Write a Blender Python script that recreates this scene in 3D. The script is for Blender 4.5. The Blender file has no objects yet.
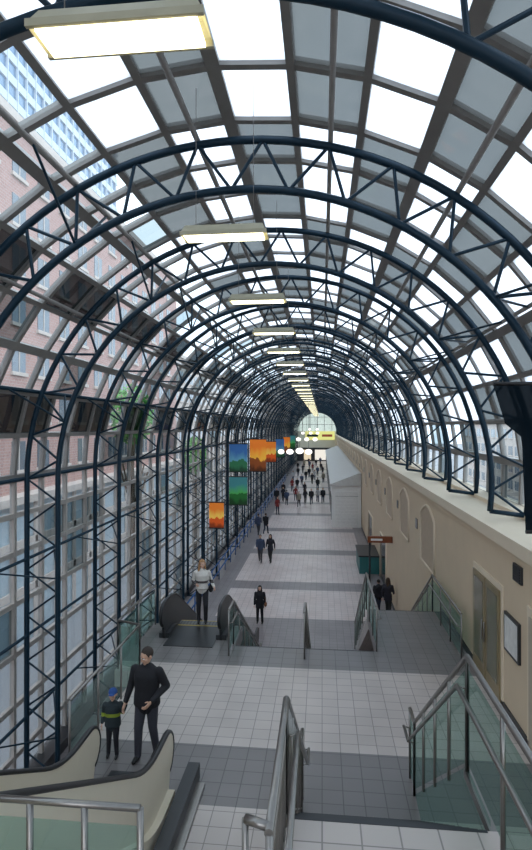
import bpy, bmesh, math, random
from mathutils import Vector, Matrix
random.seed(4)
sc = bpy.context.scene
sc.view_settings.view_transform = 'Standard'
CZ = 8.7      # eye height above concourse
MID = 3.4     # mezzanine level
LAND = 5.55   # landing level
TOP = 7.1     # upper floor level
XW = 3.4      # right wall face
CX, SPR, RO, RI, RG = -1.25, 7.48, 5.65, 4.89, 6.0
RS = 3.9      # truss spacing
Y0 = 8.4-4*RS; NR = 38; Y1 = Y0+RS*NR

# ------------------------------------------------------------ materials
def newmat(name):
    m = bpy.data.materials.new(name); m.use_nodes = True
    nt = m.node_tree; nt.nodes.clear()
    out = nt.nodes.new('ShaderNodeOutputMaterial')
    return m, nt, out
def N(nt, t, **kw):
    n = nt.nodes.new(t)
    for k, v in kw.items(): setattr(n, k, v)
    return n
def pmat(name, col, rough=.5, metal=0., var=.12, scale=6., emit=None, es=0, spec=None):
    m, nt, out = newmat(name)
    b = N(nt, 'ShaderNodeBsdfPrincipled')
    b.inputs['Roughness'].default_value = rough
    b.inputs['Metallic'].default_value = metal
    if spec is not None: b.inputs['Specular IOR Level'].default_value = spec
    tc = N(nt, 'ShaderNodeTexCoord'); no = N(nt, 'ShaderNodeTexNoise')
    no.inputs['Scale'].default_value = scale; no.inputs['Detail'].default_value = 4
    nt.links.new(tc.outputs['Object'], no.inputs['Vector'])
    mx = N(nt, 'ShaderNodeMixRGB'); mx.inputs[1].default_value = (*[c*(1-var) for c in col], 1)
    mx.inputs[2].default_value = (*[min(1, c*(1+var)) for c in col], 1)
    nt.links.new(no.outputs['Fac'], mx.inputs[0]); nt.links.new(mx.outputs[0], b.inputs['Base Color'])
    if emit:
        b.inputs['Emission Color'].default_value = (*emit, 1); b.inputs['Emission Strength'].default_value = es
    nt.links.new(b.outputs[0], out.inputs[0])
    return m
def emat(name, col, s):
    m, nt, out = newmat(name); e = N(nt, 'ShaderNodeEmission')
    e.inputs[0].default_value = (*col, 1); e.inputs[1].default_value = s
    nt.links.new(e.outputs[0], out.inputs[0]); return m
def glassmat(name, tint, gloss=.08, gcol=(1, 1, 1), grough=.03, diff=0, dcol=(1, 1, 1), translucent=0):
    m, nt, out = newmat(name)
    tr = N(nt, 'ShaderNodeBsdfTransparent'); tr.inputs[0].default_value = (*tint, 1)
    gl = N(nt, 'ShaderNodeBsdfGlossy'); gl.inputs[0].default_value = (*gcol, 1); gl.inputs['Roughness'].default_value = grough
    mx = N(nt, 'ShaderNodeMixShader'); mx.inputs[0].default_value = gloss
    nt.links.new(tr.outputs[0], mx.inputs[1]); nt.links.new(gl.outputs[0], mx.inputs[2])
    last = mx
    if diff > 0:
        d = N(nt, 'ShaderNodeBsdfTranslucent' if translucent else 'ShaderNodeBsdfDiffuse'); d.inputs[0].default_value = (*dcol, 1)
        if translucent:   # streaky dirt on the panes
            tc = N(nt, 'ShaderNodeTexCoord'); no = N(nt, 'ShaderNodeTexNoise'); no.inputs['Scale'].default_value = .9; no.inputs['Detail'].default_value = 5
            nt.links.new(tc.outputs['Object'], no.inputs['Vector'])
            mc = N(nt, 'ShaderNodeMixRGB'); mc.inputs[1].default_value = (*[c*.8 for c in dcol], 1); mc.inputs[2].default_value = (*[min(1, c*1.15) for c in dcol], 1)
            nt.links.new(no.outputs['Fac'], mc.inputs[0]); nt.links.new(mc.outputs[0], d.inputs[0])
        m2 = N(nt, 'ShaderNodeMixShader'); m2.inputs[0].default_value = diff
        nt.links.new(mx.outputs[0], m2.inputs[1]); nt.links.new(d.outputs[0], m2.inputs[2]); last = m2
    nt.links.new(last.outputs[0], out.inputs[0]); return m
def tilemat(name, light, dark, bands, mod=None, side=None, size=.3, rough=.32):
    m, nt, out = newmat(name)
    b = N(nt, 'ShaderNodeBsdfPrincipled'); b.inputs['Roughness'].default_value = rough
    tc = N(nt, 'ShaderNodeTexCoord'); sep = N(nt, 'ShaderNodeSeparateXYZ')
    nt.links.new(tc.outputs['Object'], sep.inputs[0])
    def math_(op, a, bb):
        n = N(nt, 'ShaderNodeMath', operation=op)
        for i, v in enumerate((a, bb)):
            if isinstance(v, (int, float)): n.inputs[i].default_value = v
            else: nt.links.new(v, n.inputs[i])
        return n.outputs[0]
    mask = None
    def addm(x):
        nonlocal mask
        mask = x if mask is None else math_('MAXIMUM', mask, x)
    for a, c in bands:
        addm(math_('MULTIPLY', math_('GREATER_THAN', sep.outputs[1], a), math_('LESS_THAN', sep.outputs[1], c)))
    if mod:
        off, per, w = mod
        addm(math_('LESS_THAN', math_('MODULO', math_('ADD', sep.outputs[1], 1000*per-off), per), w))
    if side:
        addm(math_('LESS_THAN', sep.outputs[0], side[0])); addm(math_('GREATER_THAN', sep.outputs[0], side[1]))
    if mask is None: mask = math_('ADD', 0, 0)
    br = N(nt, 'ShaderNodeTexBrick', offset=0.0, squash=1.0)
    br.inputs['Scale'].default_value = 1; br.inputs['Brick Width'].default_value = size
    br.inputs['Row Height'].default_value = size; br.inputs['Mortar Size'].default_value = .007
    br.inputs['Mortar Smooth'].default_value = .1
    br.inputs['Color1'].default_value = (1, 1, 1, 1); br.inputs['Color2'].default_value = (.90, .90, .90, 1)
    br.inputs['Mortar'].default_value = (.45, .45, .45, 1)
    nt.links.new(tc.outputs['Object'], br.inputs['Vector'])
    mx = N(nt, 'ShaderNodeMixRGB'); mx.inputs[1].default_value = (*light, 1); mx.inputs[2].default_value = (*dark, 1)
    nt.links.new(mask, mx.inputs[0])
    no = N(nt, 'ShaderNodeTexNoise'); no.inputs['Scale'].default_value = .7
    nt.links.new(tc.outputs['Object'], no.inputs['Vector'])
    ml = N(nt, 'ShaderNodeMixRGB', blend_type='MULTIPLY'); ml.inputs[0].default_value = 1
    nt.links.new(mx.outputs[0], ml.inputs[1]); nt.links.new(br.outputs['Color'], ml.inputs[2])
    ov = N(nt, 'ShaderNodeMixRGB', blend_type='OVERLAY'); ov.inputs[0].default_value = .25
    nt.links.new(ml.outputs[0], ov.inputs[1]); nt.links.new(no.outputs['Fac'], ov.inputs[2])
    nt.links.new(ov.outputs[0], b.inputs['Base Color']); nt.links.new(b.outputs[0], out.inputs[0])
    return m

M_BLUE = pmat('truss_blue_paint', (.004, .024, .044), .4, .2, spec=.35)
M_MULL = pmat('mullion_grey', (.24, .225, .21), .5, .1)
M_MULL2 = pmat('mullion_light', (.40, .37, .34), .5, .1)
M_FROST = glassmat('frosted_glass', (.45, .55, .65), .05, diff=.82, dcol=(.72, .80, .90), translucent=1)
M_GREY = glassmat('grey_glass', (.055, .066, .07), .07, diff=.07, dcol=(.6, .66, .68), translucent=1)
M_CASE = glassmat('casement_glass', (.03, .04, .045), .08)
M_WGREY = glassmat('tinted_wall_glass', (.25, .32, .35), .08)
M_CLEAR = glassmat('clear_glass', (.70, .80, .86), .09, diff=.10, dcol=(.75, .86, .92), translucent=1)
M_RAILG = glassmat('railing_glass', (.48, .68, .62), .12, diff=.14, dcol=(.30, .48, .45))
M_STEEL = pmat('brushed_steel', (.27, .255, .24), .3, .9, .1, 30)
M_WALL = pmat('beige_plaster', (.68, .55, .39), .8, 0, .06, 1.5)
M_WALL2 = pmat('cream_trim', (.76, .65, .50), .7, 0, .05, 2)
M_DARK = pmat('black_rubber', (.012, .012, .014), .4)
M_CREAM = pmat('escalator_panel_cream', (.74, .66, .52), .4, 0, .03)
M_GRM = pmat('dark_grey_metal', (.05, .052, .056), .4, .5)
M_STEP = pmat('step_metal', (.16, .16, .17), .4, .6, .2, 40)
M_YEL = pmat('yellow_edge', (.6, .45, .12), .5)
M_HOUS = pmat('lamp_housing', (.40, .37, .26), .5)
M_LAMP = emat('lamp_diffuser', (1, .93, .60), 5)
M_GLOBE = emat('globe_glow', (1, .97, .9), 2.0)
M_WHITE = pmat('white_panel', (.85, .85, .83), .5, 0, .04)
M_TL = tilemat('mezzanine_tiles', (.52, .455, .42), (.185, .168, .165), [(7.6, 9.05), (12.1, 17)])
M_TLAND = tilemat('landing_tiles', (.52, .455, .42), (.17, .165, .165), [])
M_TLOW = tilemat('concourse_tiles', (.66, .565, .545), (.25, .22, .225), [(13, 25)], mod=(29.4, 8.2, 1.5), side=(-4.9, 2.6))

# ------------------------------------------------------------ mesh builder
class MB:
    def __init__(s): s.v = []; s.f = []; s.m = []; s.mats = []; s.sm = []
    def mi(s, mat):
        if mat not in s.mats: s.mats.append(mat)
        return s.mats.index(mat)
    def add(s, vs, fs, mat, smooth=False):
        o = len(s.v); k = s.mi(mat)
        s.v += [tuple(v) for v in vs]
        for f in fs: s.f.append([i+o for i in f]); s.m.append(k); s.sm.append(smooth)
    def box(s, a, b, mat):
        x0, x1 = sorted((a[0], b[0])); y0, y1 = sorted((a[1], b[1])); z0, z1 = sorted((a[2], b[2]))
        s.add([(x0,y0,z0),(x1,y0,z0),(x1,y1,z0),(x0,y1,z0),(x0,y0,z1),(x1,y0,z1),(x1,y1,z1),(x0,y1,z1)],
              [(0,3,2,1),(4,5,6,7),(0,1,5,4),(1,2,6,5),(2,3,7,6),(3,0,4,7)], mat)
    def tube(s, pts, r, mat, n=8, cap=True, ry=None):
        pts = [Vector(p) for p in pts]; vs = []; fs = []
        ref = None
        for i, p in enumerate(pts):
            t = ((pts[min(i+1, len(pts)-1)]-p).normalized() + (p-pts[max(i-1, 0)]).normalized())
            if t.length < 1e-6: t = pts[min(i+1, len(pts)-1)]-pts[max(i-1, 0)]
            t.normalize()
            if ref is None:
                ref = Vector((1, 0, 0)) if abs(t.x) < .8 else Vector((0, 1, 0))
            a = (ref - t*ref.dot(t))
            if a.length < 1e-4: a = Vector((0, 0, 1))-t*t.z
            a.normalize(); b = t.cross(a)
            ref = a
            rr = r[i] if isinstance(r, (list, tuple)) else r
            r2 = rr if ry is None else ry
            for k in range(n):
                an = 2*math.pi*(k+.5)/n
                vs.append(p + a*(math.cos(an)*rr) + b*(math.sin(an)*r2))
        for i in range(len(pts)-1):
            for k in range(n):
                k2 = (k+1) % n
                fs.append((i*n+k, i*n+k2, (i+1)*n+k2, (i+1)*n+k))
        s.add(vs, fs, mat, n > 4)
        if cap:
            o = len(s.v)-len(vs)
            s.f.append([o+k for k in reversed(range(n))]); s.m.append(s.mi(mat)); s.sm.append(False)
            e = o+(len(pts)-1)*n
            s.f.append([e+k for k in range(n)]); s.m.append(s.mi(mat)); s.sm.append(False)
    def bar(s, p, q, w, h, mat, up=None):   # rectangular bar
        p = Vector(p); q = Vector(q); t = (q-p).normalized()
        u = Vector(up) if up else Vector((0, 0, 1))
        a = u - t*u.dot(t)
        if a.length < 1e-4: a = Vector((0, 1, 0))
        a.normalize(); b = t.cross(a)
        vs = []
        for c in (p, q):
            for sx, sy in ((-1,-1),(1,-1),(1,1),(-1,1)): vs.append(c + b*sx*w/2 + a*sy*h/2)
        s.add(vs, [(0,1,2,3),(4,7,6,5),(0,4,5,1),(1,5,6,2),(2,6,7,3),(3,7,4,0)], mat)
    def extr(s, poly, x0, x1, mat):   # poly in (y,z) extruded along x
        n = len(poly)
        vs = [(x0, y, z) for y, z in poly]+[(x1, y, z) for y, z in poly]
        fs = [list(range(n)), list(range(2*n-1, n-1, -1))]+[(i, n+i, n+(i+1) % n, (i+1) % n) for i in range(n)]
        s.add(vs, fs, mat)
    def extry(s, poly, y0, y1, mat):  # poly in (x,z) extruded along y
        n = len(poly)
        vs = [(x, y0, z) for x, z in poly]+[(x, y1, z) for x, z in poly]
        fs = [list(range(n)), list(range(2*n-1, n-1, -1))]+[(i, n+i, n+(i+1) % n, (i+1) % n) for i in range(n)]
        s.add(vs, fs, mat)
    def sphere(s, c, r, mat, n=12, m=8, sc_=(1,1,1)):
        vs = [(c[0], c[1], c[2]+r*sc_[2])]
        for i in range(1, m):
            th = math.pi*i/m
            for k in range(n):
                ph = 2*math.pi*k/n
                vs.append((c[0]+r*sc_[0]*math.sin(th)*math.cos(ph), c[1]+r*sc_[1]*math.sin(th)*math.sin(ph), c[2]+r*sc_[2]*math.cos(th)))
        vs.append((c[0], c[1], c[2]-r*sc_[2])); L = len(vs)-1
        fs = [(0, 1+k, 1+(k+1) % n) for k in range(n)]
        for i in range(m-2):
            for k in range(n):
                a = 1+i*n+k; b = 1+i*n+(k+1) % n
                fs.append((a, a+n, b+n, b))
        fs += [(L, 1+(m-2)*n+(k+1) % n, 1+(m-2)*n+k) for k in range(n)]
        s.add(vs, fs, mat, True)
    def obj(s, name, parent=None, loc=None):
        me = bpy.data.meshes.new(name); me.from_pydata(s.v, [], s.f)
        for m in s.mats: me.materials.append(m)
        me.polygons.foreach_set('material_index', s.m)
        me.polygons.foreach_set('use_smooth', s.sm)
        bm = bmesh.new(); bm.from_mesh(me); bmesh.ops.recalc_face_normals(bm, faces=bm.faces); bm.to_mesh(me); bm.free()
        ob = bpy.data.objects.new(name, me); sc.collection.objects.link(ob)
        if parent: ob.parent = parent
        if loc: ob.location = loc
        return ob
def empty(name, loc=(0,0,0)):
    e = bpy.data.objects.new(name, None); e.location = loc; sc.collection.objects.link(e); return e
def P(r, ang, y=0): return Vector((CX+r*math.cos(ang), y, SPR+r*math.sin(ang)))

# ------------------------------------------------------------ vault trusses
A_END = math.radians(-7)
NA = 18
angs = [math.pi + (A_END-math.pi)*k/NA for k in range(NA+1)]
def chord(r, y=0, sub=3):
    pts = [Vector((CX-r, y, 0))]
    for k in range(1, 9): pts.append(Vector((CX-r, y, SPR*k/9)))
    for k in range(NA*sub+1):
        pts.append(P(r, math.pi+(A_END-math.pi)*k/(NA*sub), y))
    return pts
mb = MB()
mb.tube(chord(RO), .062, M_BLUE, 8); mb.tube(chord(RI), .062, M_BLUE, 8)
for k in range(NA):
    am = (angs[k]+angs[k+1])/2
    mb.tube([P(RO, angs[k]), P(RI, am)], .028, M_BLUE, 6, False)
    mb.tube([P(RI, am), P(RO, angs[k+1])], .028, M_BLUE, 6, False)
for k in range(7):
    z0 = SPR*k/7; z1 = SPR*(k+1)/7
    mb.tube([(CX-RO, 0, z0), (CX-RI, 0, (z0+z1)/2)], .024, M_BLUE, 6, False)
    mb.tube([(CX-RI, 0, (z0+z1)/2), (CX-RO, 0, z1)], .024, M_BLUE, 6, False)
mb.tube([P(RO, A_END), P(RI, A_END)], .05, M_BLUE, 6)
mb.box((CX-RO-.15, -.15, 0), (CX-RI+.15, .15, .04), M_BLUE)
tr = mb.obj('arched_truss_row', loc=(0, Y0, 0))
md = tr.modifiers.new('row', 'ARRAY'); md.use_relative_offset = False; md.use_constant_offset = True
md.constant_offset_displace = (0, RS, 0); md.count = NR+1
mb = MB()
for k in range(0, NA+1, 2):
    mb.tube([P(RO+.1, angs[k], Y0), P(RO+.1, angs[k], Y1)], .045, M_MULL if k > 3 else M_BLUE, 6)
for z in (1.9, 3.8, 5.6):
    mb.tube([(CX-RO, Y0, z), (CX-RO, Y1, z)], .04, M_BLUE, 6)
for i in range(NR):
    y = Y0+RS*i
    for k in (2, 6, 14):
        am = (angs[k-1]+angs[k])/2
        mb.tube([P(RI, am, y), P(RO+.08, angs[k], y+1.3)], .024, M_BLUE, 5, False)
        mb.tube([P(RI, am, y+RS), P(RO+.08, angs[k], y+RS-1.3)], .024, M_BLUE, 5, False)
    for z in (1.9, 5.6):
        mb.tube([(CX-RI, y, z-.45), (CX-RO, y+1.3, z)], .02, M_BLUE, 5, False)
        mb.tube([(CX-RI, y+RS, z-.45), (CX-RO, y+RS-1.3, z)], .02, M_BLUE, 5, False)
mb.obj('truss_purlin_bracing')

# ------------------------------------------------------------ glazing
NG = 19
gang = [math.pi+(math.radians(-6.5)-math.pi)*k/NG for k in range(NG+1)]
gp = [(P(RG, a).x, P(RG, a).z) for a in gang]
BAY = 1.3
NB = int(round((Y1-Y0)/BAY))
mb = MB()
for i in range(NB):
    ya = Y0+BAY*i; yb = ya+BAY
    for j in range(NG):
        deg = math.degrees((gang[j]+gang[j+1])/2)
        (xa, za), (xb, zb) = gp[j], gp[j+1]
        if 14 < deg < 110:
            m = M_FROST if (j + (i)//3) % 2 == 0 else M_GREY
        elif j == 1 or j == 4: m = M_CASE if i % 3 != 1 else M_CLEAR
        else:
            m = M_CLEAR if random.random() < .85 else M_WGREY
        mb.add([(xa, ya, za), (xa, yb, za), (xb, yb, zb), (xb, ya, zb)], [(0, 1, 2, 3)], m)
for j in range(NG+1):
    x, z = gp[j]; up = (math.cos(gang[j]), 0, math.sin(gang[j]))
    w = .19 if j % 3 == 0 else .11
    mb.bar((x, Y0, z), (x, Y1, z), w, .14, M_MULL, up)
for i in range(NB+1):
    y = Y0+BAY*i
    for j in range(NG):
        (xa, za), (xb, zb) = gp[j], gp[j+1]
        am = (gang[j]+gang[j+1])/2
        mb.bar((xa, y, za), (xb, y, zb), .11, .12, M_MULL, (math.cos(am), 0, math.sin(am)))
mb.obj('ceiling')
mb = MB()
xg = CX-RG; zs = [0, .9, 2.1, 3.3, 4.5, 5.7, 6.6, SPR]
for i in range(NB):
    ya = Y0+BAY*i; yb = ya+BAY
    for a, b in zip(zs[:-1], zs[1:]):
        mb.add([(xg, ya, a), (xg, yb, a), (xg, yb, b), (xg, ya, b)], [(0, 1, 2, 3)], M_CLEAR if random.random() < .88 else M_WGREY)
for z in zs: mb.box((xg-.05, Y0, z-.06), (xg+.06, Y1, z+.06), M_MULL2)
for i in range(NB+1):
    y = Y0+BAY*i
    mb.box((xg-.05, y-.05, 0), (xg+.07, y+.05, SPR), M_MULL2)
mb.obj('window_1')

# ------------------------------------------------------------ floors, walls
mb = MB(); mb.box((-7.4, Y0, -.3), (4.6, Y1, 0), M_TLOW); mb.obj('floor')
mb = MB()
mb.box((-3.95, 1.6, MID-.35), (XW, 13.2, MID), M_TL)
mb.box((-4.5, 13.2, MID-.35), (-2.1, 14.5, MID), M_TL)
mb.box((1.3, 13.2, MID-.35), (XW, 16.2, MID), M_TL)
mb.box((-4.5, 11.6, MID-.35), (-3.95, 13.2, MID), M_TL)
mb.obj('floor_mezzanine')
mb = MB(); mb.box((-.35, 2.0, LAND-.3), (1.36, 4.45, LAND), M_TLAND); mb.box((-2.1, .2, LAND-.3), (1.36, 3.02, LAND-.001), M_TLAND); mb.obj('floor_landing')
mb = MB(); mb.box((-7.2, Y0, TOP-.3), (3.4, -1.9, TOP), M_TLAND); mb.obj('floor_upper')
def stairs(name, x0, x1, ytop, ztop, zbot, n, tread, mat, dirn=1):
    mb = MB(); rz = (ztop-zbot)/n; poly = [(ytop, ztop)]
    y = ytop; z = ztop
    for i in range(n):
        z -= rz; poly.append((y, z))
        if i < n-1:
            y += tread*dirn; poly.append((y, z))
    poly += [(y-.35*dirn, zbot), (ytop, ztop-.55)]
    mb.extr(poly, x0, x1, mat)
    yy = ytop; zz = ztop
    for i in range(n):
        mb.box((x0+.02, yy-.022*dirn, zz), (x1-.02, yy+.004*dirn, zz+.004), M_GRM); yy += tread*dirn; zz -= rz
    return mb.obj(name)
stairs('staircase', -.3, 1.3, 4.45, LAND, MID, 12, .262, M_TLAND)
stairs('staircase', -2.1, 1.25, 13.2, MID, 0, 19, .31, M_TLAND)
stairs('staircase', 1.35, 3.38, 16.2, MID, 0, 19, .31, M_TLAND)
stairs('staircase', -.3, 1.3, -1.9, TOP, LAND, 9, .26, M_TLAND)

mb = MB()
mb.box((XW, Y0, 0), (XW+1.2, Y1, 6.55), M_WALL)
mb.extry([(XW, 6.55), (XW+1.4, 6.55), (XW+1.4, 6.88), (4.3, 6.80), (4.3, 6.7), (XW, 6.7)], Y0, Y1, M_WALL2)
mb.obj('wall_right')
mb = MB()
mb.box((XW-.12, Y0, 6.5), (XW, Y1, 6.74), M_WALL2)
mb.box((XW-.05, Y0, 6.36), (XW, Y1, 6.5), M_WALL)
mb.obj('trim_1')
mb = MB(); mb.box((XW-.03, Y0+8.5, MID), (XW, 16.2, MID+.14), M_GRM); mb.box((XW-.03, 22.2, 0), (XW, 47.5, .16), M_GRM); mb.obj('baseboard_right')
mb = MB(); mb.box((CX-RG-.1, Y0, 0), (CX-RG+.35, Y1, .28), M_GRM); mb.obj('baseboard_left')
# end wall : arched translucent window over cream wall
M_ENDG = pmat('end_wall_cream', (.80, .78, .62), .7)
mb = MB()
zb = 7.6
mb.box((CX-RG-.1, Y1, 0), (XW+1.2, Y1+.3, zb), M_ENDG)
arc = [(P(RG, math.radians(a)).x, P(RG, math.radians(a)).z) for a in range(178, 0, -8)]
M_ENDGL = glassmat('end_window_glass', (.22, .25, .22), .05, diff=.6, dcol=(.42, .47, .40), translucent=1)
mb.add([(x, Y1+.05, z) for x, z in [(CX-RG, zb)]+arc+[(CX+RG, zb)]], [list(range(len(arc)+2))], M_ENDGL)
for x in (-5, -3.1, -1.25, .6, 2.5): mb.bar((x, Y1, zb), (x, Y1, SPR+math.sqrt(RG**2-(x-CX)**2)), .12, .1, M_MULL2)
for z in (9.3, 11.2): 
    h = math.sqrt(RG**2-(z-SPR)**2); mb.bar((CX-h, Y1, z), (CX+h, Y1, z), .12, .1, M_MULL2)
mb.box((-4.2, Y1-.1, 5.4), (3.2, Y1, 7.6), emat('end_sign_glow', (.85, .85, .30), .9))
mb.box((-3.8, Y1-.12, 6.2), (-1.0, Y1-.1, 6.8), M_BLUE); mb.box((0, Y1-.12, 6.2), (2.6, Y1-.1, 6.8), pmat('sign_red', (.6, .1, .05), .5))
mb.box((-6.3, Y1-.1, 0), (3.0, Y1, 3.4), M_GRM)
mb.box((-4.6, Y1-.15, .3), (-2.8, Y1-.1, 2.9), emat('shop_glow', (1, .85, .6), .8)); mb.box((-1.8, Y1-.15, .3), (1.8, Y1-.1, 2.9), emat('shop_glow2', (1, .95, .85), .9))
mb.obj('wall_back')
# arched niches
M_NICHE = pmat('niche_shade_panel', (.54, .43, .31), .7)  # flat panel, darker than the wall to paint in recess shade
M_WIN = pmat('window_dark', (.06, .06, .065), .15)
def arch_poly(yc, w, z0, z1, rise, n=10):
    pts = [(yc-w/2, z0), (yc-w/2, z1-rise)]
    for k in range(1, n): 
        t = k/n; pts.append((yc-w/2+w*t, z1-rise+rise*math.sin(math.pi*t)))
    pts += [(yc+w/2, z1-rise), (yc+w/2, z0)]
    return pts
mb = MB()
for i in range(20):
    yc = 18.2+5.0*i
    zl = 4.2 if yc < 46 else 4.95
    pts = arch_poly(yc, 2.3, zl, 6.15, .35)
    mb.extr(pts, XW-.012, XW, M_NICHE)
    mb.tube([(XW-.02, y, z) for y, z in pts+[pts[0]]], .045, M_WALL2, 6)
    mb.box((XW-.03, yc+1.9, 5.05), (XW, yc+2.25, 5.4), M_WIN)
mb.obj('arched_wall_niches')
mb = MB()
for yc in (31, 39):
    mb.box((XW-.015, yc-1.5, 0), (XW, yc+1.5, 2.6), M_WIN)
    mb.tube([(XW-.02, yc-1.5, 0), (XW-.02, yc-1.5, 2.6), (XW-.02, yc+1.5, 2.6), (XW-.02, yc+1.5, 0)], .07, M_WALL2, 6)
mb.obj('window_2')
# door
M_DOOR = pmat('door_bronze', (.26, .20, .10), .35)
M_DGL = pmat('door_glass', (.16, .15, .09), .1)
mb = MB()
mb.box((XW-.03, 10.75, MID), (XW-.001, 12.75, MID+2.3), M_WALL2)
for a in (10.85, 11.78):
    mb.box((XW-.06, a, MID+.01), (XW-.03, a+.88, MID+2.18), M_DOOR)
    mb.box((XW-.065, a+.12, MID+.35), (XW-.06, a+.76, MID+2.05), M_DGL)
mb.tube([(XW-.1, 11.68, MID+.9), (XW-.1, 11.68, MID+1.3)], .015, M_STEEL)
mb.tube([(XW-.1, 11.83, MID+.9), (XW-.1, 11.83, MID+1.3)], .015, M_STEEL)
mb.obj('door_1')
mb = MB()
mb.box((XW-.03, 8.3, MID), (XW-.001, 9.5, MID+2.35), M_WALL2); mb.box((XW-.05, 8.42, MID+.01), (XW-.03, 9.38, MID+2.2), pmat('door_beige', (.5, .42, .32), .5))
mb.tube([(XW-.09, 8.55, MID+1), (XW-.09, 8.7, MID+1)], .015, M_STEEL)
mb.obj('door_2')
mb = MB()
mb.box((XW-.05, 9.85, 4.6), (XW-.001, 10.6, 5.3), M_GRM); mb.box((XW-.055, 9.9, 4.65), (XW-.05, 10.55, 5.25), pmat('poster_paper', (.75, .75, .72), .5, var=.25, scale=9))
mb.obj('framed_poster')
mb = MB()
mb.box((XW-.04, 9.75, 6.0), (XW-.001, 10.15, 6.3), M_GRM)
for k in range(6): mb.box((XW-.055, 9.78, 6.02+k*.045), (XW-.04, 10.12, 6.04+k*.045), M_DARK)
mb.obj('air_vent')
mb = MB()
mb.tube([(XW-.09, 6.2, MID+.9), (XW-.09, 8.0, MID+.9)], .025, M_STEEL)
for y in (6.4, 7.8): mb.tube([(XW, y, MID+.85), (XW-.09, y, MID+.9)], .012, M_STEEL)
mb.obj('wall_handrail')
mb = MB()
mb.box((2.2, 27.0, 3.1), (3.38, 27.15, 3.4), pmat('brown_sign', (.22, .06, .02), .5)); mb.tube([(2.3, 27.08, 3.1), (2.3, 27.08, 0)], .05, M_DARK)
mb.box((2.35, 26.99, 3.2), (2.9, 27.0, 3.3), M_WHITE)
mb.obj('direction_sign')
mb = MB()
mb.box((2.2, 33, 0), (3.35, 36, 1.0), pmat('teal_counter', (.03, .16, .16), .4)); mb.box((2.15, 32.95, 1.0), (3.38, 36.05, 1.08), M_DARK)
mb.obj('service_counter')
# white kiosk
mb = MB()
M_AWN = pmat('kiosk_roof', (.62, .62, .60), .6)
mb.box((.85, 48, 0), (3.36, 118, 3.6), M_WHITE)
mb.extry([(.7, 3.6), (3.36, 3.6), (3.36, 4.7), (3.1, 4.7), (.7, 3.75)], 47.8, 118.3, M_AWN)
M_KG = pmat('kiosk_glass', (.30, .32, .33), .2)
for k in range(16): mb.box((.81, 49+k*4.3, .5), (.85, 51.9+k*4.3, 2.5), M_KG if k % 3 == 0 else M_WIN if k % 3 == 1 else M_GRM)
M_SH = pmat('kiosk_shutter', (.8, .8, .78), .5)
mb.box((1.15, 47.96, .15), (3.1, 48, 3.1), M_SH)
for k in range(9): mb.box((1.15, 47.94, .3+k*.3), (3.1, 47.96, .32+k*.3), M_GRM if k == 8 else M_WHITE)
mb.obj('white_kiosk')

# ------------------------------------------------------------ railings
def guard(name, pts, h=1.02, post=1.0, glass=True, hand=0, rail_r=.026):
    mb = MB(); pts = [Vector(p) for p in pts]
    up = Vector((0, 0, 1))
    mb.tube([p+up*h for p in pts], rail_r, M_STEEL, 10)
    for a, b in zip(pts[:-1], pts[1:]):
        L = (b-a).length; n = max(1, round(L/post))
        for k in range(n+1):
            p = a.lerp(b, k/n)
            mb.tube([p, p+up*h], .02, M_STEEL, 8)
        for k in range(n):
            p = a.lerp(b, (k+.04)/n); q = a.lerp(b, (k+.96)/n)
            if glass: mb.add([p+up*.09, q+up*.09, q+up*(h-.1), p+up*(h-.1)], [(0, 1, 2, 3)], M_RAILG)
            else:
                for g in (.12,): mb.tube([p+up*g, q+up*g], .012, M_STEEL, 6)
                m = max(1, int((q-p).length/.13))
                for t in range(1, m): 
                    pp = p.lerp(q, t/m); mb.tube([pp+up*.12, pp+up*(h)], .009, M_STEEL, 6)
    if hand:
        off = Vector((hand, 0, 0))
        hp = [p+off+up*(h-.27) for p in pts]
        mb.tube(hp, .022, M_STEEL, 8)
        for p, q in zip(pts, hp): mb.tube([p+up*(h-.3), q], .01, M_STEEL, 6)
    return mb.obj(name)
guard('stair_railing', [(-.28, 2.9, LAND), (-.28, 4.35, LAND), (-.28, 7.5, MID), (-.28, 7.85, MID)], 1.0, 1.0, False, .09, .026)
guard('stair_railing', [(-.42, 3.0, LAND), (-.28, 2.95, LAND)], 1.0, 1.0, False)
guard('stair_railing', [(1.32, 2.2, LAND), (1.32, 5.2, LAND), (1.32, 8.1, MID), (1.32, 8.5, MID)], 1.05, .95, True, -.09, .026)
mb = MB(); mb.add([(1.32, 4.5, LAND-.75), (1.32, 4.5, LAND+.05), (1.32, 5.2, LAND+.05), (1.32, 8.05, MID+.05), (1.32, 7.4, MID)], [(0,1,2,3,4)], M_RAILG)
mb.box((1.30, 4.45, LAND-.08), (1.36, 5.25, LAND), M_STEEL); mb.obj('stair_side_glass')
guard('landing_railing', [(-2.0, 3.02, LAND), (-1.02, 3.02, LAND)], 1.0, .33, True, 0, .02)
guard('mezzanine_railing', [(-3.9, 8.2, MID), (-3.9, 11.5, MID), (-4.45, 11.7, MID), (-4.45, 14.4, MID)], 1.05, 1.1, True)
for x in (-2.15, -.4):
    guard('stair_railing', [(x, 12.6, MID), (x, 13.3, MID), (x, 19.0, 0), (x, 19.4, 0)], 1.05, 1.2, x < -1, .09 if x < -1 else 0, .03)
guard('stair_railing', [(1.28, 13.2, MID), (1.28, 16.2, MID), (1.28, 21.8, 0)], 1.05, 1.0, True, .09, .03)
guard('stair_railing', [(3.15, 12.9, MID), (3.15, 16.2, MID), (3.15, 21.8, 0)], 1.05, 1.0, True, -.09, .03)
M_BRAIL = pmat('rail_blue_glow_tint', (.02, .1, .3), .4)  # added rail, coloured blue for the glow along the left floor edge
mb = MB()
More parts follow.
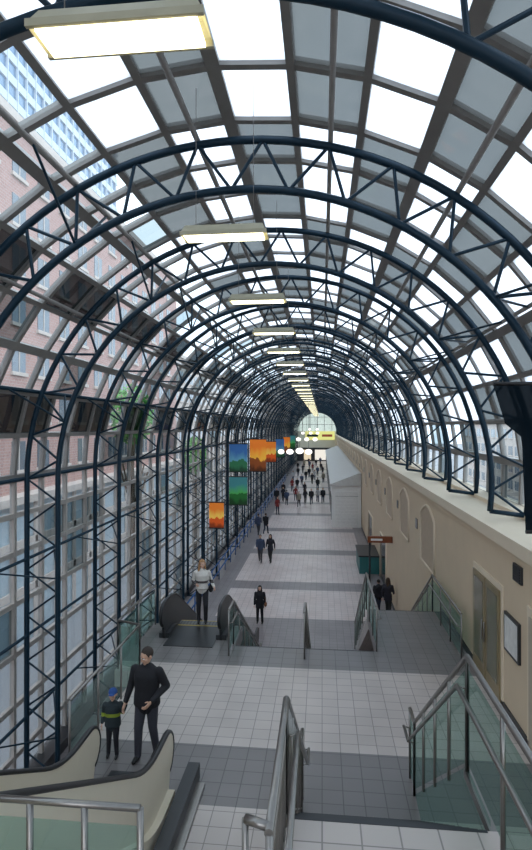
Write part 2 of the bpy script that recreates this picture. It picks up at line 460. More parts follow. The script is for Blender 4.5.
for z in (.5, 1.0): mb.tube([(-5.85, 21, z), (-5.85, 90, z)], .035, M_BRAIL, 6)
for k in range(35): mb.tube([(-5.85, 21+2*k, 0), (-5.85, 21+2*k, 1.0)], .03, M_BRAIL, 6)
mb.obj('blue_glow_rail')

# ------------------------------------------------------------ escalators
def escalator(name, x0, x1, yb, zb, zt, panel, d=-1):
    root = empty(name, (0, 0, 0))
    h = zt-zb; run = h/math.tan(math.radians(30)); fb = .9; ft = .9; L = fb+run+ft
    Y = lambda s_: yb+d*s_
    def off(dz):
        pts = [(0.0, dz)]
        for k in range(7):
            t = k/6; s0 = fb-.45+.9*t
            z = 0 if t == 0 else ((t*t)*.45*math.tan(math.radians(30)))
            pts.append((s0, z+dz))
        for k in range(7):
            t = k/6; s0 = fb+run-.45+.9*t
            z = h - ((1-t)**2)*.45*math.tan(math.radians(30))
            pts.append((s0, z+dz))
        pts.append((L, h+dz)); return pts
    topl = off(.90); bot = off(-.05)
    def arc(c, z, r, a0, a1, n=8):
        return [(c+r*math.cos(math.radians(a0+(a1-a0)*k/n)), z+r*math.sin(math.radians(a0+(a1-a0)*k/n))) for k in range(n+1)]
    r = .3
    left = arc(0, .90-r, r, 90, 250); right = arc(L, h+.90-r, r, -70, 90)
    outline = list(reversed(left))+topl[1:-1]+list(reversed(right))
    poly = outline+list(reversed(bot))
    for side, xa in (('left', x0), ('right', x1)):
        mb = MB()
        mb.extr([(Y(s_), zb+z) for s_, z in poly], xa-.03, xa+.03, panel)
        cl = off(.12); c2 = off(-.62)
        c2 = [(s_, max(z, -.02)) for s_, z in c2]
        w = .13
        mb.extr([(Y(s_), zb+z) for s_, z in cl+list(reversed(c2))], xa-w, xa+w, M_CREAM if panel == M_CREAM else M_GRM)
        mb.obj('balustrade_'+side, root)
        mb = MB()
        mb.tube([(xa, Y(s_), zb+z) for s_, z in outline], .042, M_DARK, 10, ry=.03)
        mb.obj('handrail_'+side, root)
    mb = MB()
    a, b = x0+.12, x1-.12
    mb.box((a, Y(-.5), zb), (b, Y(fb), zb+.015), M_GRM)
    mb.box((a, Y(fb+run), zt-.1), (b, Y(L+.5), zt+.015), M_GRM)
    n = int(round(run/.4)); 
    for k in range(n):
        s0 = fb+run*k/n; s1 = fb+run*(k+1)/n; z = h*(k+1)/n
        mb.box((a, Y(s0), zb+z-.32), (b, Y(s1), zb+z), M_STEP)
        mb.box((a, Y(s0), zb+z), (b, Y(s0+.03), zb+z+.004), M_YEL)
        m = 14
        for g in range(m): 
            xx = a+(b-a)*(g+.5)/m
            mb.box((xx-.008, Y(s0+.03), zb+z), (xx+.008, Y(s1), zb+z+.006), M_GRM)
    mb.box((a, Y(fb-.12), zb+.015), (b, Y(fb), zb+.02), M_YEL)
    mb.box((a, Y(fb+run), zt+.015), (b, Y(fb+run+.04), zt+.02), M_YEL)
    mb.obj('steps', root)
    return root
escalator('escalator', -3.35, -2.22, 7.7, MID, TOP, M_CREAM)
escalator('escalator', -3.95, -2.5, 21.2, 0, MID, M_GRM)
mb = MB(); mb.box((-2.02, 4.0, MID), (-1.84, 8.2, MID+.22), M_GRM); mb.box((-1.84, 4.0, MID), (-1.72, 8.0, MID+.05), M_STEEL); mb.obj('escalator_curb')

# ------------------------------------------------------------ lamps
for k in range(34):
    y = 3.55+RS*k; mb = MB(); cx = -1.33; z = CZ+2.62
    hw = .59; hy = .17
    mb.add([(cx-hw, y-hy, z), (cx+hw, y-hy, z), (cx+hw, y+hy, z), (cx-hw, y+hy, z),
            (cx-hw*.9, y-.10, z+.13), (cx+hw*.9, y-.10, z+.13), (cx+hw*.9, y+.10, z+.13), (cx-hw*.9, y+.10, z+.13)],
           [(4,5,6,7),(0,1,5,4),(1,2,6,5),(2,3,7,6),(3,0,4,7)], M_HOUS)
    mb.box((cx-hw, y-hy, z-.02), (cx+hw, y-hy+.03, z+.03), M_HOUS); mb.box((cx-hw, y+hy-.03, z-.02), (cx+hw, y+hy, z+.03), M_HOUS)
    mb.box((cx-hw+.05, y-hy+.035, z-.03), (cx+hw-.05, y+hy-.035, z+.0), M_LAMP)
    for sx in (-.4, .4): mb.tube([(cx+sx, y, z+.12), (cx+sx, y, SPR+RG-.1)], .004, M_MULL, 5)
    mb.obj('ceiling_lamp')
mb = MB()
for (x, y, z, r) in [(-4.6,62,5.9,.36),(-3.6,62,5.9,.4),(-2.5,62,6.0,.45),(-1.5,62,5.9,.4),(-3.4,80,6.9,.35),(-2.2,80,6.9,.35),(-1.0,80,6.9,.35),(-3.4,98,7.6,.3),(-2.0,98,7.6,.3),(-.8,98,7.6,.3),(-2.6,116,8.2,.3),(-1.0,116,8.2,.3)]:
    mb.sphere((x, y, z), r, M_GLOBE, 16, 10, (1, 1, .75)); mb.tube([(x, y, z+.2), (x, y, SPR+math.sqrt(RI**2-(x-CX)**2))], .02, M_GRM, 6)
mb.obj('globe_pendant_lights')

# ------------------------------------------------------------ banners
def banner_mat(name, c1, c2, c3, seed=0.):
    m, nt, out = newmat(name); b = N(nt, 'ShaderNodeBsdfPrincipled'); b.inputs['Roughness'].default_value = .5
    tc = N(nt, 'ShaderNodeTexCoord'); mp = N(nt, 'ShaderNodeMapping'); mp.inputs['Scale'].default_value = (4.5, 0, 2.2); mp.inputs['Location'].default_value = (seed, seed, seed)
    nt.links.new(tc.outputs['Generated'], mp.inputs[0])
    sp = N(nt, 'ShaderNodeSeparateXYZ'); nt.links.new(tc.outputs['Generated'], sp.inputs[0])
    no = N(nt, 'ShaderNodeTexNoise'); no.inputs['Scale'].default_value = 1; no.inputs['Detail'].default_value = 5; nt.links.new(mp.outputs[0], no.inputs['Vector'])
    ad = N(nt, 'ShaderNodeMath', operation='MULTIPLY_ADD'); nt.links.new(no.outputs['Fac'], ad.inputs[0]); ad.inputs[1].default_value = .55
    nt.links.new(sp.outputs[2], ad.inputs[2])
    cr = N(nt, 'ShaderNodeValToRGB'); nt.links.new(ad.outputs[0], cr.inputs[0])
    e = cr.color_ramp.elements; e[0].position = .38; e[0].color = (*[c*.35 for c in c1], 1); e[1].position = 1.0; e[1].color = (*c3, 1)
    for p, c in ((.5, c1), (.66, c1), (.69, c2), (.85, [(a+b_)/2 for a, b_ in zip(c2, c3)])):
        x = e.new(p); x.color = (*c, 1)
    nt.links.new(cr.outputs[0], b.inputs['Base Color'])
    nt.links.new(cr.outputs[0], b.inputs['Emission Color']); b.inputs['Emission Strength'].default_value = .25  # picture glows by itself to look brighter; the banner is unlit cloth
    nt.links.new(b.outputs[0], out.inputs[0]); return m
def banner(x0, x1, y, z0, z1, mat):
    mb = MB(); mb.box((x0, y, z0), (x1, y+.04, z1), mat)
    mb.box((x0-.03, y-.01, z1), (x1+.03, y+.05, z1+.06), M_DARK); mb.box((x0-.03, y-.01, z0-.06), (x1+.03, y+.05, z0), M_DARK)
    mb.tube([(x0-.6, y+.02, z1+.03), (x1, y+.02, z1+.03)], .02, M_DARK, 6); mb.tube([(x0-.6, y+.02, z0-.03), (x1, y+.02, z0-.03)], .02, M_DARK, 6)
    mb.obj('hanging_banner')
B_OR = banner_mat('banner_sunset', (.25, .06, .01), (1, .50, .05), (.9, .22, .02), 1)
B_OR2 = banner_mat('banner_dusk', (.7, .10, .01), (1, .6, .10), (.85, .22, .02), 5)
B_BL = banner_mat('banner_lake', (.02, .14, .06), (.10, .30, .42), (.03, .12, .34), 3)
B_GR = banner_mat('banner_forest', (.01, .12, .02), (.06, .36, .08), (.04, .20, .22), 7)
banner(-5.6, -4.5, 33, 6.0, 7.65, B_BL); banner(-5.6, -4.5, 33, 4.0, 5.65, B_GR)
banner(-5.7, -4.4, 43.3, 5.2, 7.7, B_OR); banner(-5.7, -4.95, 27.5, 3.6, 4.85, B_OR2)
banner(-5.6, -4.6, 55, 5.2, 7.2, B_OR2); banner(-5.6, -4.6, 67, 5.0, 7.2, B_BL); banner(-5.6, -4.6, 80, 5.0, 7.2, B_OR); banner(-5.6, -4.6, 95, 5.0, 7.2, B_GR)
# dark panel banner at right
mb = MB()
M_MESH = glassmat('dark_mesh_banner', (.05, .07, .09), .03, diff=.75, dcol=(.008, .015, .022))
mb.extry([(2.45, CZ+.62), (2.62, CZ+.05), (2.85, CZ-.15), (2.9, CZ-1.5), (3.6, CZ-1.5), (3.6, CZ+.62)], 8.20, 8.22, M_MESH)
mb.tube([(2.45, 8.21, CZ+.62), (3.7, 8.21, CZ+.62)], .03, M_DARK)
mb.tube([(2.9, 8.21, CZ-1.5), (3.7, 8.21, CZ-1.5)], .03, M_DARK)
mb.obj('dark_mesh_banner')

# ------------------------------------------------------------ people
def capsule(p0, p1, r0, r1, n=12, m=4):
    p0 = Vector(p0); p1 = Vector(p1); t = p1-p0
    L = t.length; t = t.normalized() if L > 1e-6 else Vector((0, 0, 1))
    ref = Vector((1, 0, 0)) if abs(t.x) < .8 else Vector((0, 1, 0))
    a = (ref-t*ref.dot(t)).normalized(); b = t.cross(a)
    rings = []
    for i in range(1, m+1):
        th = math.pi/2*i/m; rings.append((p0-t*r0*math.cos(th), r0*math.sin(th)))
    for i in range(m, 0, -1):
        th = math.pi/2*i/m; rings.append((p1+t*r1*math.cos(th), r1*math.sin(th)))
    vs = [p0-t*r0]; fs = []
    for c, r in rings:
        for k in range(n):
            an = 2*math.pi*k/n; vs.append(c+a*math.cos(an)*r+b*math.sin(an)*r)
    vs.append(p1+t*r1); E = len(vs)-1; R = len(rings)
    fs += [(0, 1+(k+1) % n, 1+k) for k in range(n)]
    for i in range(R-1):
        for k in range(n):
            q = 1+i*n+k; w = 1+i*n+(k+1) % n; fs.append((q, w, w+n, q+n))
    fs += [(E, 1+(R-1)*n+k, 1+(R-1)*n+(k+1) % n) for k in range(n)]
    return vs, fs
def loft(rings, n=18):
    vs = []; fs = []
    for (c, rx, ry) in rings:
        for k in range(n):
            an = 2*math.pi*k/n; ca, sa = math.cos(an), math.sin(an)
            vs.append(Vector((c[0]+rx*math.copysign(abs(ca)**.85, ca), c[1]+ry*math.copysign(abs(sa)**.85, sa), c[2])))
    for i in range(len(rings)-1):
        for k in range(n):
            q = i*n+k; w = i*n+(k+1) % n; fs.append((q, w, w+n, q+n))
    fs.append(tuple(reversed(range(n)))); fs.append(tuple((len(rings)-1)*n+k for k in range(n)))
    return vs, fs
def ellips(c, r, n=16, m=10):
    mb = MB(); mb.sphere((0, 0, 0), 1, None, n, m)
    return [Vector((c[0]+v[0]*r[0], c[1]+v[1]*r[1], c[2]+v[2]*r[2])) for v in mb.v], mb.f
def remesh(parts, vox, it=3):
    vs = []; fs = []
    for v, f in parts:
        o = len(vs); vs += [tuple(q) for q in v]; fs += [[i+o for i in g] for g in f]
    me = bpy.data.meshes.new('tmp'); me.from_pydata(vs, [], fs)
    ob = bpy.data.objects.new('tmp', me); sc.collection.objects.link(ob)
    bm = bmesh.new(); bm.from_mesh(me); bmesh.ops.recalc_face_normals(bm, faces=bm.faces); bm.to_mesh(me); bm.free()
    r = ob.modifiers.new('r', 'REMESH'); r.mode = 'VOXEL'; r.voxel_size = vox
    s = ob.modifiers.new('s', 'SMOOTH'); s.factor = .5; s.iterations = it
    dg = bpy.context.evaluated_depsgraph_get(); ev = ob.evaluated_get(dg); m2 = ev.to_mesh()
    V = [v.co.copy() for v in m2.vertices]; F = [tuple(p.vertices) for p in m2.polygons]
    ev.to_mesh_clear(); bpy.data.objects.remove(ob); bpy.data.meshes.remove(me)
    return V, F
def hand_mesh(side, curl=.5):
    px = -side; parts = [loft([((0, 0, .015), .020, .026), ((0, 0, -.02), .018, .032), ((0, -.002, -.06), .016, .041), ((0, 0, -.09), .013, .040)], 12)]
    for i, (yy, l) in enumerate([(-.030, .072), (-.010, .080), (.011, .075), (.030, .058)]):
        p = Vector((0, yy, -.083)); a = 0
        for s, (f, rr) in enumerate([(.45, .0088), (.32, .0080), (.23, .0072)]):
            a += curl*(.5+.35*s)
            q = p+Vector((px*math.sin(a), yy*.5*(s == 0), -math.cos(a)))*l*f
            parts.append(capsule(p, q, rr, rr*.93, 8, 3)); p = q
    p = Vector((px*.006, -.024, -.022)); q = p+Vector((px*.016, -.032, -.028)); w = q+Vector((px*.010, -.008, -.028)); 
    parts.append(capsule(p, q, .013, .0105, 8, 3)); parts.append(capsule(q, w, .0100, .0085, 8, 3))
    return remesh(parts, .0036, 2)
HANDS = {(s, c): hand_mesh(s, c) for s in (1, -1) for c in (.45, 1.0)}
def head_mesh(female):
    j = .9 if female else 1.
    parts = [ellips((0, .012, .022), (.076, .096, .094)), ellips((0, -.022, -.05), (.056*j, .066, .066)),
             ellips((0, -.070, -.094), (.024*j, .022, .02)), capsule((0, -.083, .012), (0, -.107, -.022), .0085, .0125),
             ellips((0, -.094, -.028), (.018, .012, .009)), capsule((-.036, -.074, .026), (.036, -.074, .026), .012, .012),
             ellips((-.04, -.06, -.025), (.026, .026, .024)), ellips((.04, -.06, -.025), (.026, .026, .024)),
             ellips((0, -.084, -.054), (.024, .012, .006)), ellips((0, -.082, -.066), (.020, .012, .007)),
             ellips((-.079, .012, -.008), (.010, .020, .031)), ellips((.079, .012, -.008), (.010, .020, .031))]
    return remesh(parts, .0052, 2)
HEADS = {f: head_mesh(f) for f in (0, 1)}
def hair_mesh(style):
    if style == 'short':
        parts = [ellips((0, .024, .034), (.085, .097, .094))]
    else:
        parts = [ellips((0, .024, .034), (.092, .104, .100)), capsule((0, .062, .02), (0, .085, -.20), .082, .065),
                 capsule((-.072, .015, .02), (-.092, -.01, -.21), .032, .036), capsule((.072, .015, .02), (.092, -.01, -.21), .032, .036)]
    V, F = remesh(parts, .007, 2)
    def face(v): return v.y < -.028-.25*(v.z-.05) and v.z < .078 and abs(v.x) < .07
    F2 = [f for f in F if not all(face(V[i]) for i in f)]
    if style == 'short': F2 = [f for f in F2 if not all(V[i].z < -.03 or (V[i].z < .01 and V[i].y < .02) for i in f)]
    return V, F2
HAIR = {s: hair_mesh(s) for s in ('short', 'long')}
M_SKIN = pmat('skin', (.62, .37, .26), .5, 0, .05, 20)
M_EYEW = pmat('eye_white', (.8, .8, .8), .3); M_IRIS = pmat('eye_iris', (.03, .02, .015), .2); M_LIP = pmat('lips', (.42, .15, .13), .5)
_c = {}
def cloth(c, key=''):
    k = tuple(c)
    if k not in _c: _c[k] = pmat('cloth_%d' % len(_c), c, .85, 0, .25, 60)
    return _c[k]

POSES = {
 'stand': dict(eR=(-.235,.03,1.12), wR=(-.25,-.04,.87), eL=(.235,.03,1.12), wL=(.25,-.04,.87), kR=(-.10,-.01,.49), aR=(-.11,.02,.075), kL=(.10,-.02,.49), aL=(.12,.0,.075)),
 'walk': dict(eR=(-.24,.10,1.14), wR=(-.25,.10,.88), eL=(.24,-.03,1.12), wL=(.23,-.2,.93), kR=(-.09,-.15,.51), aR=(-.09,-.24,.085), kL=(.09,.0,.49), aL=(.09,.27,.12)),
 'walk2': dict(eL=(.24,.10,1.14), wL=(.25,.10,.88), eR=(-.24,-.03,1.12), wR=(-.20,-.24,1.0), kL=(.08,-.13,.51), aL=(.08,-.19,.085), kR=(-.08,.0,.49), aR=(-.08,.22,.11)),
 'father': dict(eR=(-.28,.02,1.15), wR=(-.32,-.10,.91), eL=(.30,.08,1.14), wL=(.19,-.22,1.02), kR=(-.10,-.10,.50), aR=(-.11,-.10,.08), kL=(.10,.0,.49), aL=(.12,.10,.08)),
 'boy': dict(eR=(-.25,.02,1.15), wR=(-.27,-.08,.95), eL=(.27,-.03,1.2), wL=(.36,-.05,1.38), kR=(-.10,-.02,.49), aR=(-.12,.0,.075), kL=(.10,-.1,.50), aL=(.12,-.08,.08)),
 'rider': dict(eR=(-.25,.05,1.15), wR=(-.16,-.20,1.12), eL=(.25,.04,1.14), wL=(.33,-.22,1.05), kR=(-.10,-.01,.49), aR=(-.10,.02,.075), kL=(.10,-.14,.52), aL=(.10,-.06,.10)),
}
def person_mesh(name, pose, top, bottom, shoe=(.02,.02,.02), hair='short', haircol=(.03,.02,.015), female=0, coat=.88,
                vox=.012, headscale=1., headrot=(0,0,0), topmat=None, cap=None, bag=None, curl=.45, accent=None, bulk=1., openfront=None):
    p = POSES[pose]; V3 = Vector
    fs_ = .9 if female else 1.0
    top_m = topmat or cloth(top); bot_m = cloth(bottom); shoe_m = cloth(shoe)
    bones = []
    parts = []
    def B(a, b, r0, r1, mat): 
        parts.append(capsule(a, b, r0, r1)); bones.append((V3(a), V3(b), (r0+r1)/2, mat))
    w = fs_; bk = bulk
    waist = .85 if female else 1.
    parts.append(loft([((0,.0,coat), .170*w*bk, .126*bk), ((0,0,coat+.03), .178*w*bk, .132*bk), ((0,0,1.0), .172*w*bk, .125*bk), ((0,0,1.08), .162*w*waist*bk, .116*bk), ((0,0,1.2), .172*w*bk, .122*bk),
                       ((0,0,1.32), .190*w*(1+(bk-1)*.6), .122*bk + (.012 if female else 0)), ((0,.005,1.40), .180*w*(1+(bk-1)*.6), .10*bk), ((0,.01,1.45), .135*w, .08), ((0,.01,1.49), .075, .068)]))
    bones.append((V3((0,0,coat)), V3((0,0,1.40)), .15, top_m))
    B((0,.012,1.43), (0,-.004,1.55), .054*w, .05*w, M_SKIN)
    bones.append((V3((-.17*w,0,1.41)), V3((.17*w,0,1.41)), .06, top_m))
    for S, s in (('R', -1), ('L', 1)):
        sh = (s*.182*w*(1+(bk-1)*.6), .0, 1.39); e = p['e'+S]; wr = V3(p['w'+S])
        B(sh, e, .064*w*bk, .052*w*bk, top_m); B(e, wr, .052*w*bk, .036*w*bk, top_m)
        hip = (s*.088, 0, .92); k = p['k'+S]; a = V3(p['a'+S]); lb = 1+(bk-1)*.5
        B(hip, k, .098*w*lb if not female else .092, .066*lb, bot_m)
        B(k, a, .064*lb, .050*lb, bot_m)
        kv = V3(k); cm = kv.lerp(a, .3)+V3((0, .018, 0)); B(kv.lerp(a, .12), cm, .054, .057, bot_m)
        B(a+V3((0,.035,-.033)), a+V3((0,-.06,-.035)), .040, .042, shoe_m)
        B(a+V3((0,-.06,-.035)), a+V3((0,-.155,-.044)), .042, .031, shoe_m)
    V, F = remesh(parts, vox, 4)
    mb = MB()
    mats = []
    for f in F:
        c = Vector((0,0,0))
        for i in f: c += V[i]
        c /= len(f); best = 1e9; bmx = top_m
        for a, b, r, m in bones:
            ab = b-a; t = max(0, min(1, (c-a).dot(ab)/max(1e-9, ab.length_squared)))
            d = (c-(a+ab*t)).length-r
            if d < best: best = d; bmx = m
        if bmx is bot_m and c.z > coat: bmx = top_m
        if accent and bmx is top_m and accent[0] < c.z < accent[1]: bmx = accent[2]
        if openfront and bmx is top_m and abs(c.x) < .03+.05*(1.4-c.z) and c.y < -.06: bmx = openfront
        mats.append(mb.mi(bmx))
    mb.v = [tuple(v) for v in V]; mb.f = [list(f) for f in F]; mb.m = mats; mb.sm = [True]*len(F)
    for S, s in (('R', -1), ('L', 1)):
        e = V3(p['e'+S]); wr = V3(p['w'+S]); d = (wr-e).normalized()
        q = V3((0, 0, -1)).rotation_difference(d)
        HV, HF = HANDS[(s, curl)]
        mb.add([q @ (v*(1.02*w)) + wr + d*.03*bk for v in HV], HF, M_SKIN, True)
    R = Matrix.Translation((0, -.012, 1.625)) @ Matrix.Rotation(headrot[2], 4, 'Z') @ Matrix.Rotation(headrot[0], 4, 'X') @ Matrix.Scale(headscale, 4)
    if headscale > 1.15: R = Matrix.Translation((0, 0, .035*headscale)) @ R
    HV, HF = HEADS[female]; mb.add([R @ v for v in HV], HF, M_SKIN, True)
    hm = pmat(name+'_hair', haircol, .7, 0, .3, 80)
    HV, HF = HAIR[hair]; mb.add([R @ v for v in HV], HF, hm, True)
    for s in (-1, 1):
        t = MB(); t.sphere((s*.031, -.079, .006), .0115, None, 8, 6); mb.add([R @ V3(v) for v in t.v], t.f, M_EYEW, True)
        t = MB(); t.sphere((s*.031, -.0865, .005), .0058, None, 8, 6); mb.add([R @ V3(v) for v in t.v], t.f, M_IRIS, True)
        t = MB(); t.tube([(s*.018, -.090, .026), (s*.046, -.082, .027)], .0035, None, 6); mb.add([R @ V3(v) for v in t.v], t.f, hm, True)
    t = MB(); t.sphere((0, -.092, -.060), 1, None, 10, 6, (.021, .006, .007)); mb.add([R @ V3(v) for v in t.v], t.f, M_LIP, True)
    if cap:
        cm = cloth(cap); t = MB(); t.sphere((0, .012, .035), 1, None, 18, 10, (.092, .106, .095))
        keep = [f for f in t.f if all(t.v[i][2] > .025 for i in f)]
        mb.add([R @ V3(v) for v in t.v], keep, cm, True)
        t = MB(); t.sphere((0, -.115, .045), 1, None, 14, 6, (.062, .07, .010)); mb.add([R @ V3(v) for v in t.v], t.f, cm, True)
    if bag:
        bm_ = cloth(bag[1]); x, y, z = bag[0]
        t = MB(); t.sphere((x, y, z), 1, None, 14, 10, (.07, .15, .11)); mb.add(t.v, t.f, bm_, True)
        mb.tube([(x, y-.08, z+.08), (x*.95, y-.06, z+.25), (x*.8, 0, 1.42), (x*.95, y+.06, z+.25), (x, y+.08, z+.08)], .010, bm_, 6)
    o = mb.obj(name); me = o.data
    bpy.data.objects.remove(o)
    return me
def place(name, me, loc, rot, height, base=1.75):
    ob = bpy.data.objects.new(name, me); sc.collection.objects.link(ob)
    ob.location = loc; ob.rotation_euler = (0, 0, math.radians(rot)); s = height/base; ob.scale = (s, s, s); return ob
K = (.012, .012, .016)
me = person_mesh('man', 'father', K, (.045,.045,.06), hair='short', vox=.010, headrot=(.35, 0, -.5), coat=.84, curl=.45, bulk=1.22, headscale=1.08)
place('man', me, (-2.80, 8.62, MID), -8, 1.75)
me = person_mesh('boy', 'boy', (.02,.03,.035), (.015,.015,.02), hair='short', haircol=(.08,.05,.03), vox=.012, headscale=1.32, cap=(.02,.07,.25), coat=.82,
                 accent=(1.10, 1.19, cloth((.25,.32,.03))), bulk=1.25)
place('boy', me, (-3.36, 8.6, MID), 10, 1.08, 1.83)
me = person_mesh('woman_rider', 'rider', (.62,.59,.55), (.02,.02,.025), hair='long', haircol=(.34,.18,.08), female=1, vox=.011, headrot=(.1, 0, .3), coat=.95,
                 bag=((.24, .0, .95), K), curl=1.0, bulk=1.12, accent=(1.12, 1.18, cloth((.08,.07,.07))))
place('woman', me, (-3.22, 14.62, MID+.02), 10, 1.70)
me = person_mesh('woman_coat', 'stand', K, K, hair='long', haircol=(.02,.015,.012), female=1, vox=.012, coat=.70, bag=((.27,.0,.88), (.25,.1,.05)), bulk=1.25)
place('woman', me, (-2.75, 24.3, 0), 0, 1.66)
V = [person_mesh('walker_a', 'walk', K, (.03,.04,.07), vox=.016, bulk=1.15),
     person_mesh('walker_b', 'walk2', (.02,.02,.03), (.02,.02,.02), hair='long', haircol=(.05,.03,.02), female=1, vox=.016, coat=.75, bulk=1.15),
     person_mesh('walker_c', 'walk2', (.05,.07,.13), (.05,.05,.06), vox=.016, haircol=(.05,.03,.02), bulk=1.15),
     person_mesh('walker_d', 'stand', (.22,.03,.03), (.02,.025,.05), hair='long', haircol=(.12,.07,.03), female=1, vox=.016),
     person_mesh('walker_e', 'walk', (.26,.23,.18), (.02,.02,.03), vox=.016, bulk=1.1),
     person_mesh('walker_f', 'walk2', (.45,.45,.46), (.04,.05,.10), vox=.016, female=1, hair='long')]
ppl = [(-3.95,35.2,2,0),(-3.3,35.2,1,0),(-5.1,44,2,170),(-4.55,44.5,0,170),(3.0,25.6,1,160),(2.6,25.9,0,200),
       (-5.1,62,0,0),(-4.5,64,1,0),(-3.9,61,2,180),(-3.1,65,3,0),(-2.5,60,4,0),(-1.9,63,1,180),(-1.2,62,0,0),(-.5,64,5,0),(0.1,63,0,0),
       (-2.2,70,1,0),(-4,74,3,0),(-.6,76,0,180),(-3,82,2,0),(-1.5,84,1,0),(-4.6,88,5,0),(0.2,86,4,0),(-2.2,95,0,0),(-.8,98,2,0),(-3.6,104,1,0),
       (-.2,110,0,0),(-2.6,115,2,0),(-1.3,122,0,0),(-3.8,118,4,0),(-4.4,54.5,3,20),(-4.9,70,0,0),(-3.4,76,0,0),(-1.2,90,5,0),(-2.6,90,0,0),(-4.2,97,0,0),(.1,100,1,0),(-1.8,106,3,0),(-4.8,110,0,0),(-3,126,0,0),(-.4,128,2,0)]
for x, y, k, r in ppl: place('pedestrian', V[k], (x, y, 0), r+random.uniform(-12, 12), random.uniform(1.62, 1.82))

# ------------------------------------------------------------ outside
M_ASPH = pmat('asphalt', (.26, .26, .27), .9)
mb = MB(); mb.box((-400, -200, -6.3), (400, 500, -6), M_ASPH); mb.obj('street_ground')
def brickmat(name, c1, c2, mo):
    m, nt, out = newmat(name); b = N(nt, 'ShaderNodeBsdfPrincipled'); b.inputs['Roughness'].default_value = .9
    tc = N(nt, 'ShaderNodeTexCoord'); sp = N(nt, 'ShaderNodeSeparateXYZ'); cb = N(nt, 'ShaderNodeCombineXYZ')
    nt.links.new(tc.outputs['Object'], sp.inputs[0]); nt.links.new(sp.outputs[1], cb.inputs[0]); nt.links.new(sp.outputs[2], cb.inputs[1])
    br = N(nt, 'ShaderNodeTexBrick'); br.inputs['Scale'].default_value = 1.2
    br.inputs['Color1'].default_value = (*c1, 1); br.inputs['Color2'].default_value = (*c2, 1); br.inputs['Mortar'].default_value = (*mo, 1)
    nt.links.new(cb.outputs[0], br.inputs['Vector']); nt.links.new(br.outputs[0], b.inputs['Base Color']); nt.links.new(b.outputs[0], out.inputs[0]); return m
M_BRICK = brickmat('red_brick', (.50, .28, .24), (.44, .235, .20), (.50, .40, .36))
M_STONE = pmat('pale_stone', (.60, .51, .45), .8)
M_BWIN = pmat('building_window', (.12, .16, .2), .12, .2)
def building(name, xf, y0, y1, z1, depth, body, win, fl=3.4, col=3.4, ww=1.7, wh=2.0, side=1, z00=-4.5):
    mb = MB(); mb.box((xf, y0, -6), (xf-side*depth, y1, z1), body)
    n = int((y1-y0)/col); z = z00
    while z+wh+1 < z1:
        for k in range(n):
            y = y0+col*(k+.5); mb.box((xf-side*.1, y-ww/2, z), (xf+side*.05, y+ww/2, z+wh), win)
            mb.box((xf, y-ww/2-.15, z-.25), (xf+side*.18, y+ww/2+.15, z), M_STONE)
            mb.box((xf, y-.05, z), (xf+side*.08, y+.05, z+wh), M_STONE)
        z += fl
    mb.box((xf, y0, z1-.6), (xf+side*.5, y1, z1), M_STONE)
    return mb
mb = building('', -21, 4, 78, 30, 15, M_BRICK, M_BWIN, z00=5.7)
M_SHOP = pmat('shopfront_pale_blue', (.46, .56, .62), .3)
mb.box((-20.9, 4, -6), (-20.2, 78, 3.6), M_SHOP)
for k in range(25): mb.box((-20.15, 4+3*k-.2, -6), (-20.0, 4+3*k+.2, 3.6), M_STONE)
for z in (-2.6, .6): mb.box((-20.15, 4, z), (-20.0, 78, z+.5), M_STONE)
mb.box((-21, 4, 3.6), (-19.6, 78, 4.1), M_STONE)
mb.obj('brick_building')
building('', -19, -40, -2, 18, 15, M_BRICK, M_BWIN).obj('brick_building')
building('', -26, 86, 190, 22, 20, M_STONE, M_BWIN, 3.6, 4, 2.6, 1.9).obj('office_building')
building('', 40, -20, 160, 10, 20, M_STONE, M_BWIN, 3.6, 4, 2.6, 1.9, -1).obj('office_building')
M_TBLUE = pmat('tower_blue_glass', (.13, .24, .38), .15, .3, .2, .3); M_TWHITE = pmat('tower_white_band', (.55, .61, .68), .5)
mb = MB(); mb.box((-52, 74, -6), (-90, 135, 130), M_TBLUE)
for k in range(36):
    z = -4+3.7*k; mb.box((-51.7, 73.7, z), (-90.3, 135.3, z+1.5), M_TWHITE)
for k in range(21): mb.box((-51.6, 74+3*k-.12, -6), (-52, 74+3*k+.12, 130), M_TWHITE)
mb.obj('office_tower')
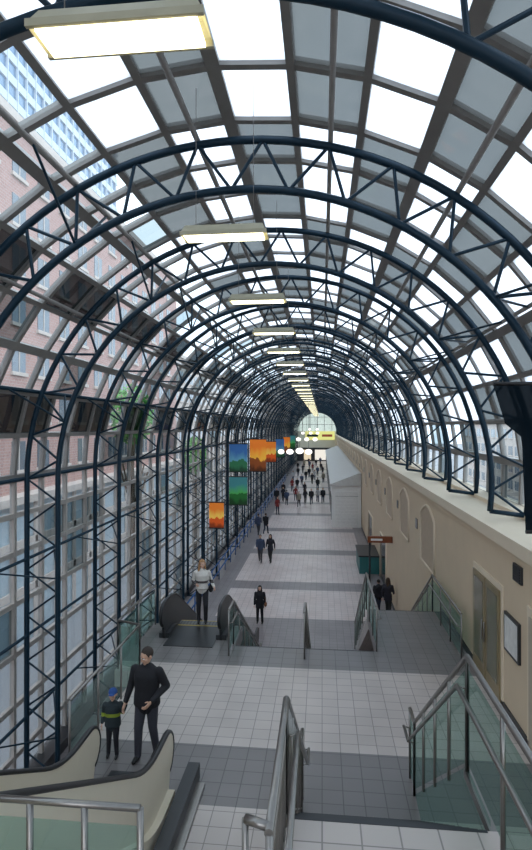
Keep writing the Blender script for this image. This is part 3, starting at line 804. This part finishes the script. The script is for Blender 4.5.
M_LEAF = pmat('leaves', (.10, .34, .06), .7, 0, .4, 3); M_BARK = pmat('bark', (.12, .08, .05), .9)
for (x, y, h) in [(-13.5, 38, 11), (-14, 60, 7)]:
    mb = MB(); mb.tube([(x, y, -6), (x+.1, y, (h-6)/2), (x, y+.1, h-1)], [.25, .18, .06], M_BARK, 8)
    for k in range(6):
        a = k*1.05; mb.tube([(x, y, h*.35-2+k*.4), (x+math.cos(a)*1.2, y+math.sin(a)*1.2, h*.5+k*.5)], .06, M_BARK, 6)
    for k in range(1100):
        d = Vector((random.gauss(0, 1), random.gauss(0, 1), random.gauss(0, 1))).normalized()*random.random()**.4
        c = Vector((x+d.x*1.5, y+d.y*1.7, h-1.5+d.z*2.2)); s = .18
        u = Vector((random.gauss(0,1), random.gauss(0,1), random.gauss(0,1))).normalized(); w = u.orthogonal().normalized()
        mb.add([c-u*s, c-w*s*.6, c+u*s, c+w*s*.6], [(0,1,2,3)], M_LEAF)
    mb.obj('street_tree')

# ------------------------------------------------------------ light & camera
w = bpy.data.worlds.new('overcast'); sc.world = w; w.use_nodes = True
nt = w.node_tree; bg = nt.nodes['Background']
tc = N(nt, 'ShaderNodeTexCoord'); no = N(nt, 'ShaderNodeTexNoise'); no.inputs['Scale'].default_value = 2.2; no.inputs['Detail'].default_value = 4
nt.links.new(tc.outputs['Generated'], no.inputs['Vector'])
cr = N(nt, 'ShaderNodeValToRGB'); cr.color_ramp.elements[0].position = .35; cr.color_ramp.elements[0].color = (.76, .86, .98, 1)
cr.color_ramp.elements[1].position = .65; cr.color_ramp.elements[1].color = (.95, .97, 1, 1)
nt.links.new(no.outputs['Fac'], cr.inputs[0]); nt.links.new(cr.outputs[0], bg.inputs[0]); bg.inputs[1].default_value = 3.1
cd = bpy.data.cameras.new('camera'); cam = bpy.data.objects.new('camera', cd); sc.collection.objects.link(cam)
cd.sensor_fit = 'VERTICAL'; cd.sensor_height = 36; cd.lens = 550/850*36; cd.clip_end = 1000
cam.location = (0, 0, CZ); cam.rotation_euler = (math.radians(90.2), 0, math.atan(56/550))
sc.camera = cam
